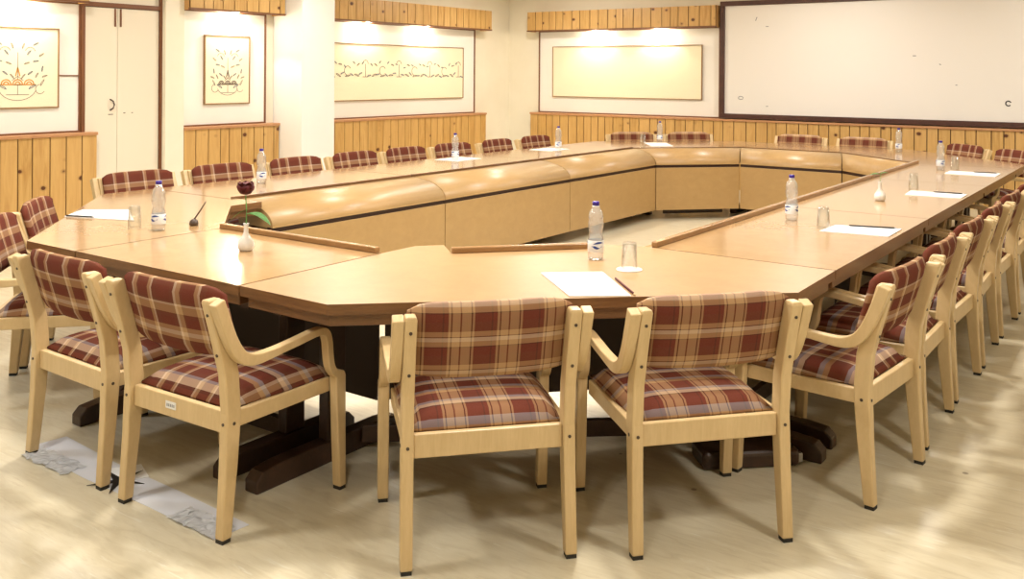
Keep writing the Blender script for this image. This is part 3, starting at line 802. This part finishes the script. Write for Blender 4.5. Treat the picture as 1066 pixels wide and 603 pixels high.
# ------------------------------------------------------------------ things on the tables
def make_bottle(label):
    t = thing('water_bottle', label, 'bottle')
    pr = [(0, .004), (.026, 0), (.033, .006), (.034, .03), (.034, .085), (.033, .095), (.028, .115), (.029, .125), (.034, .145), (.034, .16), (.031, .172), (.033, .185), (.028, .205), (.017, .222), (.013, .228), (.013, .236)]
    inn = [(max(r - .0016, 0), z + (.003 if i < 2 else 0)) for i, (r, z) in enumerate(pr)]
    bm = lathe(BM(), pr + [(0, .236)], 24)
    obj('body', bm, M['pet'], t)
    obj('paper_label', lathe(BM(), [(.0345, .035), (.0352, .036), (.0352, .084), (.0345, .085)], 28), M['labelw'], t)
    # blue emblem wrapped round the label: an oval ring, a swoosh and a band
    bm = BM()
    def patch(a0, a1, z0f, z1f, n=10):
        lo = []; hi = []
        for i in range(n + 1):
            s = i / n; a = a0 + (a1 - a0) * s
            lo.append(bm.verts.new((.0358 * math.cos(a), .0358 * math.sin(a), z0f(s)))); hi.append(bm.verts.new((.0358 * math.cos(a), .0358 * math.sin(a), z1f(s))))
        for i in range(n): bm.faces.new((lo[i], lo[i + 1], hi[i + 1], hi[i]))
    for k in range(3):
        b = k * 2 * PI / 3
        patch(b - .65, b + .65, lambda s: .062 - .014 * math.sin(PI * s), lambda s: .062 + .004 * math.sin(2 * PI * s) - .004)
        patch(b - .5, b + .9, lambda s: .068 + .006 * s, lambda s: .068 + .006 * s + .009 * math.sin(PI * s))
    obj('emblem', bm, M['labelb'], t)
    obj('cap', lathe(BM(), [(0, .250), (.013, .250), (.0155, .247), (.0155, .232), (.0, .232)], 20), M['cap'], t)
    obj('cap_ring', lathe(BM(), [(.0, .2315), (.0165, .2315), (.0165, .227), (0, .227)], 20), M['white_ceramic'], t)
    return t
bot = None
def place(proto_fn, store, x, y, label, group, rz=0, z=TOP + .0006):
    if store not in protos: protos[store] = o = proto_fn(label)
    else: o = copy_tree(protos[store])
    o['label'] = label; o['group'] = group; o.location = (x, y, z); o.rotation_euler = (0, 0, rz); return o
GB = 'water bottles on the tables'
for k, (x, y, l) in enumerate(((-2.06, 3.521, 'nearest water bottle, on the front corner table by the tumbler'),
                   (-1.756, 5.141, 'water bottle on the near right wing, left of a tumbler'),
                   (-4.191, 2.82, 'water bottle on the near left corner, beside a tumbler'),
                   (-5.389, 4.459, 'water bottle on the left wing, behind the rose'),
                   (-5.45, 6.75, 'water bottle on the middle of the left wing, on white paper'),
                   (-5.36, 8.37, 'water bottle toward the far end of the left wing'),
                   (-5.03, 10.08, 'water bottle at the far left corner, on a white sheet'),
                   (-2.44, 10.50, 'water bottle at the far right corner, against the pine panelling'),
                   (-1.677, 8.681, 'water bottle at the far end of the right wing by a tumbler'))):
    place(make_bottle, 'bottle', x, y, l, GB, k * .8 - .9)

def make_glass(label):
    t = thing('tumbler', label, 'glass', (0, 0, 0))
    # upside-down tumbler: closed end on top
    pr = [(.033, 0), (.0335, .002), (.0285, .105), (.026, .108), (0, .108), (0, .098), (.0255, .098), (.0308, .002)]
    obj('bowl', lathe(BM(), pr, 24, close=False), M['glass'], t)
    return t
GG = 'tumblers on the tables'
for x, y, l, mat in ((-4.391, 2.815, 'upturned tumbler on the near left corner, left of the bottle', 0), (-1.838, 3.414, 'upturned tumbler on a round white mat, nearest the camera', 1), (-1.533, 4.985, 'upturned tumbler at the near right wing by a paper pad', 0),
                (-1.557, 7.14, 'upturned tumbler on the right wing, beyond the second vase', 0), (-1.595, 8.852, 'upturned tumbler at the far right wing beside a bottle', 0), (-5.13, 9.84, 'upturned tumbler at the far left corner beside a bottle', 0)):
    place(make_glass, 'glass', x, y, l, GG, 0, TOP + (.0036 if mat else .001))
tag(obj('round_mat', lathe(BM(), [(0, 0), (.052, 0), (.053, .0015), (.052, .003), (0, .003)], 32, c=(-1.838, 3.414, TOP + .0002)), M['paper']), 'round white paper mat under the nearest tumbler', 'mat')

def paper(corners, label, pen=None, penlabel=None, sheets=.004, penmat='black'):
    c = [Vector(p) for p in corners]; cx = sum(p.x for p in c) / 4; cy = sum(p.y for p in c) / 4
    bm = prism(BM(), c, 0, sheets); o = obj('paper_pad', bm, M['paper'], None, off=(cx, cy, 0)); o.location = (cx, cy, TOP + .0003)
    tag(o, label, 'paper', 'paper pads on the tables')
    if pen:
        a, b = Vector(pen[0]), Vector(pen[1]); m_ = (a + b) / 2; d = b - a; L = d.length
        zz = TOP + (sheets + .0045 if pen[2] else .0045)
        t = thing('pen', penlabel, 'pen', (m_.x, m_.y, zz), math.atan2(d.y, d.x), 'pens beside the paper pads')
        obj('barrel', tube(BM(), [(-L / 2, 0, 0), (L / 2 - .015, 0, 0)], .004, 8), M[penmat], t)
        obj('tip', tube(BM(), [(L / 2 - .015, 0, 0), (L / 2, 0, 0)], [.004, .001], 8), M['metal'] if penmat == 'black' else M['beech'], t)
paper([(-4.98, 2.768), (-5.14, 2.965), (-4.934, 3.126), (-4.56, 2.92)], 'white paper pad on the near left corner table', ((-4.97, 2.775), (-4.80, 2.84), 1), 'black pen on the paper pad at the near left corner')
paper([(-2.086, 3.133), (-1.898, 3.299), (-1.61, 3.005), (-1.785, 2.868)], 'large white paper pad on the nearest corner table, behind the two tartan chairs', ((-1.795, 3.222), (-1.60, 3.02), 0), 'dark red pencil at the right edge of the nearest paper pad', penmat='rose')
paper([(-1.511, 4.85), (-1.50, 5.09), (-1.184, 5.177), (-1.181, 4.889)], 'white paper pad on the near right wing, beside a tumbler', ((-1.43, 5.09), (-1.20, 5.155), 1), 'black pen on the paper pad of the near right wing')
paper([(-1.515, 6.698), (-1.534, 6.948), (-1.176, 6.966), (-1.174, 6.719)], 'white paper pad on the middle right wing, before the upturned tumbler', ((-1.38, 6.93), (-1.19, 6.95), 1), 'black pen on the middle paper pad of the right wing')
paper([(-1.585, 8.358), (-1.588, 8.62), (-1.21, 8.64), (-1.207, 8.33)], 'white paper pad at the far end of the right wing', ((-1.40, 8.59), (-1.22, 8.61), 1), 'black pen on the farthest paper pad of the right wing')
paper([(-5.35, 6.66), (-5.62, 6.66), (-5.62, 7.02), (-5.35, 7.02)], 'white paper pad under a bottle on the middle left wing')
paper([(-5.30, 8.15), (-5.58, 8.15), (-5.58, 8.50), (-5.30, 8.50)], 'white paper pad at the far end of the left wing')
paper([(-4.80, 9.42), (-4.62, 9.60), (-4.92, 10.02), (-5.14, 9.88)], 'white sheet at the far left corner under the tumbler')

def make_vase(label, x, y, rz, rose):
    t = thing('bud_vase', label, 'vase', (x, y, TOP + .0006), rz)
    pr = [(0, 0), (.024, 0), (.030, .004), (.037, .022), (.034, .042), (.020, .062), (.0105, .080), (.010, .112), (.014, .122), (.0115, .121), (.0075, .112), (0, .11)]
    obj('vase_body', lathe(BM(), pr, 28), M['white_ceramic'], t)
    f = thing('rose_stem' if rose else 'leaf_sprig', 'dark red rose with one large leaf standing in the near white vase' if rose else 'thin green sprig standing in the white vase on the right wing', 'flower', (x, y, TOP + .1235), rz)
    if rose:
        obj('stem', tube(BM(), spline([(0, 0, -.01), (.002, 0, .06), (-.004, 0, .12), (-.002, 0, .15)], 4), .0028, 6), M['green'], f)
        bm = BM()
        rr = random.Random(2)
        lathe(bm, [(0, .128), (.020, .132), (.035, .147), (.038, .163), (.031, .177), (.014, .184), (0, .182)], 14, c=(-.004, 0, 0))
        for v in bm.verts: v.co += Vector((rr.uniform(-1, 1), rr.uniform(-1, 1), rr.uniform(-1, 1))) * .003
        h = obj('flower_head', bm, M['rose'], f)
        for k in range(7):
            a = k * 2 * PI / 7; bm = BM()
            pts = [[(-.014, .022, .136), (0, .026, .134), (.014, .022, .136)], [(-.020, .030, .155), (0, .037, .155), (.020, .030, .155)], [(-.014, .030, .178), (0, .036, .186), (.014, .030, .178)]]
            g = [[bm.verts.new((-.004 + px * math.cos(a) - py * math.sin(a), px * math.sin(a) + py * math.cos(a), pz)) for px, py, pz in row] for row in pts]
            for j in range(2):
                for i in range(2): bm.faces.new((g[j][i], g[j][i + 1], g[j + 1][i + 1], g[j + 1][i])).smooth = True
            bmesh.ops.solidify(bm, geom=bm.faces[:], thickness=.002)
            obj('petal', bm, M['rose'], h)
    else:
        obj('stem', tube(BM(), spline([(0, 0, -.01), (.004, 0, .03), (.006, 0, .06)], 4), .0016, 6), M['green'], f)
    def leaf(L, W, base, yaw_, pitch, droop=.25):
        bm = BM(); rows = []
        for i in range(9):
            s = i / 8; w = W * math.sin(PI * min(1, s * .97 + .02)) ** .8
            z = L * s * math.sin(pitch) - droop * L * s * s; r = L * s * math.cos(pitch)
            rows.append([bm.verts.new((base[0] + r * math.cos(yaw_) - k * w * math.sin(yaw_), base[1] + r * math.sin(yaw_) + k * w * math.cos(yaw_), base[2] + z + abs(k) * w * .35)) for k in (-1, 0, 1)])
        for a, b in zip(rows[:-1], rows[1:]):
            for i in range(2): bm.faces.new((a[i], a[i + 1], b[i + 1], b[i])).smooth = True
        bmesh.ops.solidify(bm, geom=bm.faces[:], thickness=.0008)
        return obj('leaf', bm, M['green'], f)
    if rose:
        leaf(.115, .034, (0, 0, .04), YAW - .15, .05, .45)
        leaf(.085, .006, (0, 0, .06), YAW + PI, -.35, .35)
    else:
        leaf(.07, .018, (.006, 0, .045), YAW + PI, .15, .2); leaf(.05, .015, (.006, 0, .05), YAW, .3, .2)
make_vase('white ceramic bud vase holding the rose, near left of the table ring', -3.411, 2.738, 0, True)
make_vase('white ceramic bud vase on the middle of the right wing', -1.574, 6.287, 0, False)

# small dark object with a slanting stem on the near left corner
t = thing('table_microphone', 'small dark oval base with a thin slanting stem, left of the rose', 'microphone', (-4.18, 3.02, TOP))
obj('base', lathe(BM(), [(0, 0), (.020, 0), (.024, .010), (.020, .026), (.008, .036), (0, .037)], 18), M['screw'], t)
d = right0 * .062
obj('stem', tube(BM(), [(0, 0, .03), (d.x * .5, d.y * .5, .075), (d.x, d.y, .125)], [.0045, .004, .003], 8), M['screw'], t)

# ------------------------------------------------------------------ things on the floor
def crumple(x0, x1, y0, y1, n, h, seed):
    rr = random.Random(seed); bm = BM(); g = []
    for j in range(7):
        g.append([bm.verts.new((x0 + (x1 - x0) * i / n + rr.uniform(-.01, .01), y0 + (y1 - y0) * j / 6 + rr.uniform(-.006, .006), .0022 + rr.random() * h * (1 if 0 < i < n else .2))) for i in range(n + 1)])
    for j in range(6):
        for i in range(n): bm.faces.new((g[j][i], g[j][i + 1], g[j + 1][i + 1], g[j + 1][i]))
    bmesh.ops.solidify(bm, geom=bm.faces[:], thickness=.0008)
    return bm
loc = (-3.2, 2.03, 0)
t = thing('floor_tape', 'strip of silvery tape stuck to the floor under the left chairs', 'tape', loc)
bm = BM(); prism(bm, [(-3.86, 1.99), (-3.40, 1.97), (-2.98, 1.975), (-2.60, 1.965), (-2.59, 2.10), (-3.0, 2.115), (-3.42, 2.12), (-3.84, 2.15)], 0.0002, .0016); obj('strip', bm, M['tape'], t, off=loc)
for k, a in enumerate(((-3.80, -3.48, 1.93, 2.03), (-2.86, -2.60, 1.96, 2.06))):
    o = obj('crumpled_film', crumple(*a, 22, .009, 5 + k), M['film'], t, off=loc); o.location.z = .001
def star(cx, cy, R, r, n, rot, z0, z1):
    return prism(BM(), [(cx + (R if i % 2 == 0 else r) * math.cos(rot + i * PI / n), cy + (R if i % 2 == 0 else r) * math.sin(rot + i * PI / n)) for i in range(2 * n)], z0, z1)
tag(obj('paper_scrap', prism(BM(), [(-3.40, 2.06), (-3.25, 2.02), (-3.20, 2.12), (-3.33, 2.17)], .0018, .0032), M['paper']), 'torn white paper scrap on the floor by a chair leg', 'scrap')
tag(obj('black_film_scrap', star(-3.26, 2.03, .11, .025, 5, .4, .0034, .0048), M['black']), 'black star-shaped torn film scrap on the floor tape', 'scrap')
# castored base under the front corner table
t = thing('castored_table_base', 'dark table base with shiny casters under the front corner table', 'box', (-1.42, 3.62, 0), .75)
obj('base_body', prism(BM(), [(-.20, -.08), (.20, -.08), (.20, .08), (-.20, .08)], 0, .07), M['dark'], t, bevel=.02, seg=3)
for a in (-.06, .06): obj('caster', prism(BM(), [(.19, a - .012), (.212, a - .012), (.212, a + .012), (.19, a + .012)], .015, .05), M['metal'], t, bevel=.003)
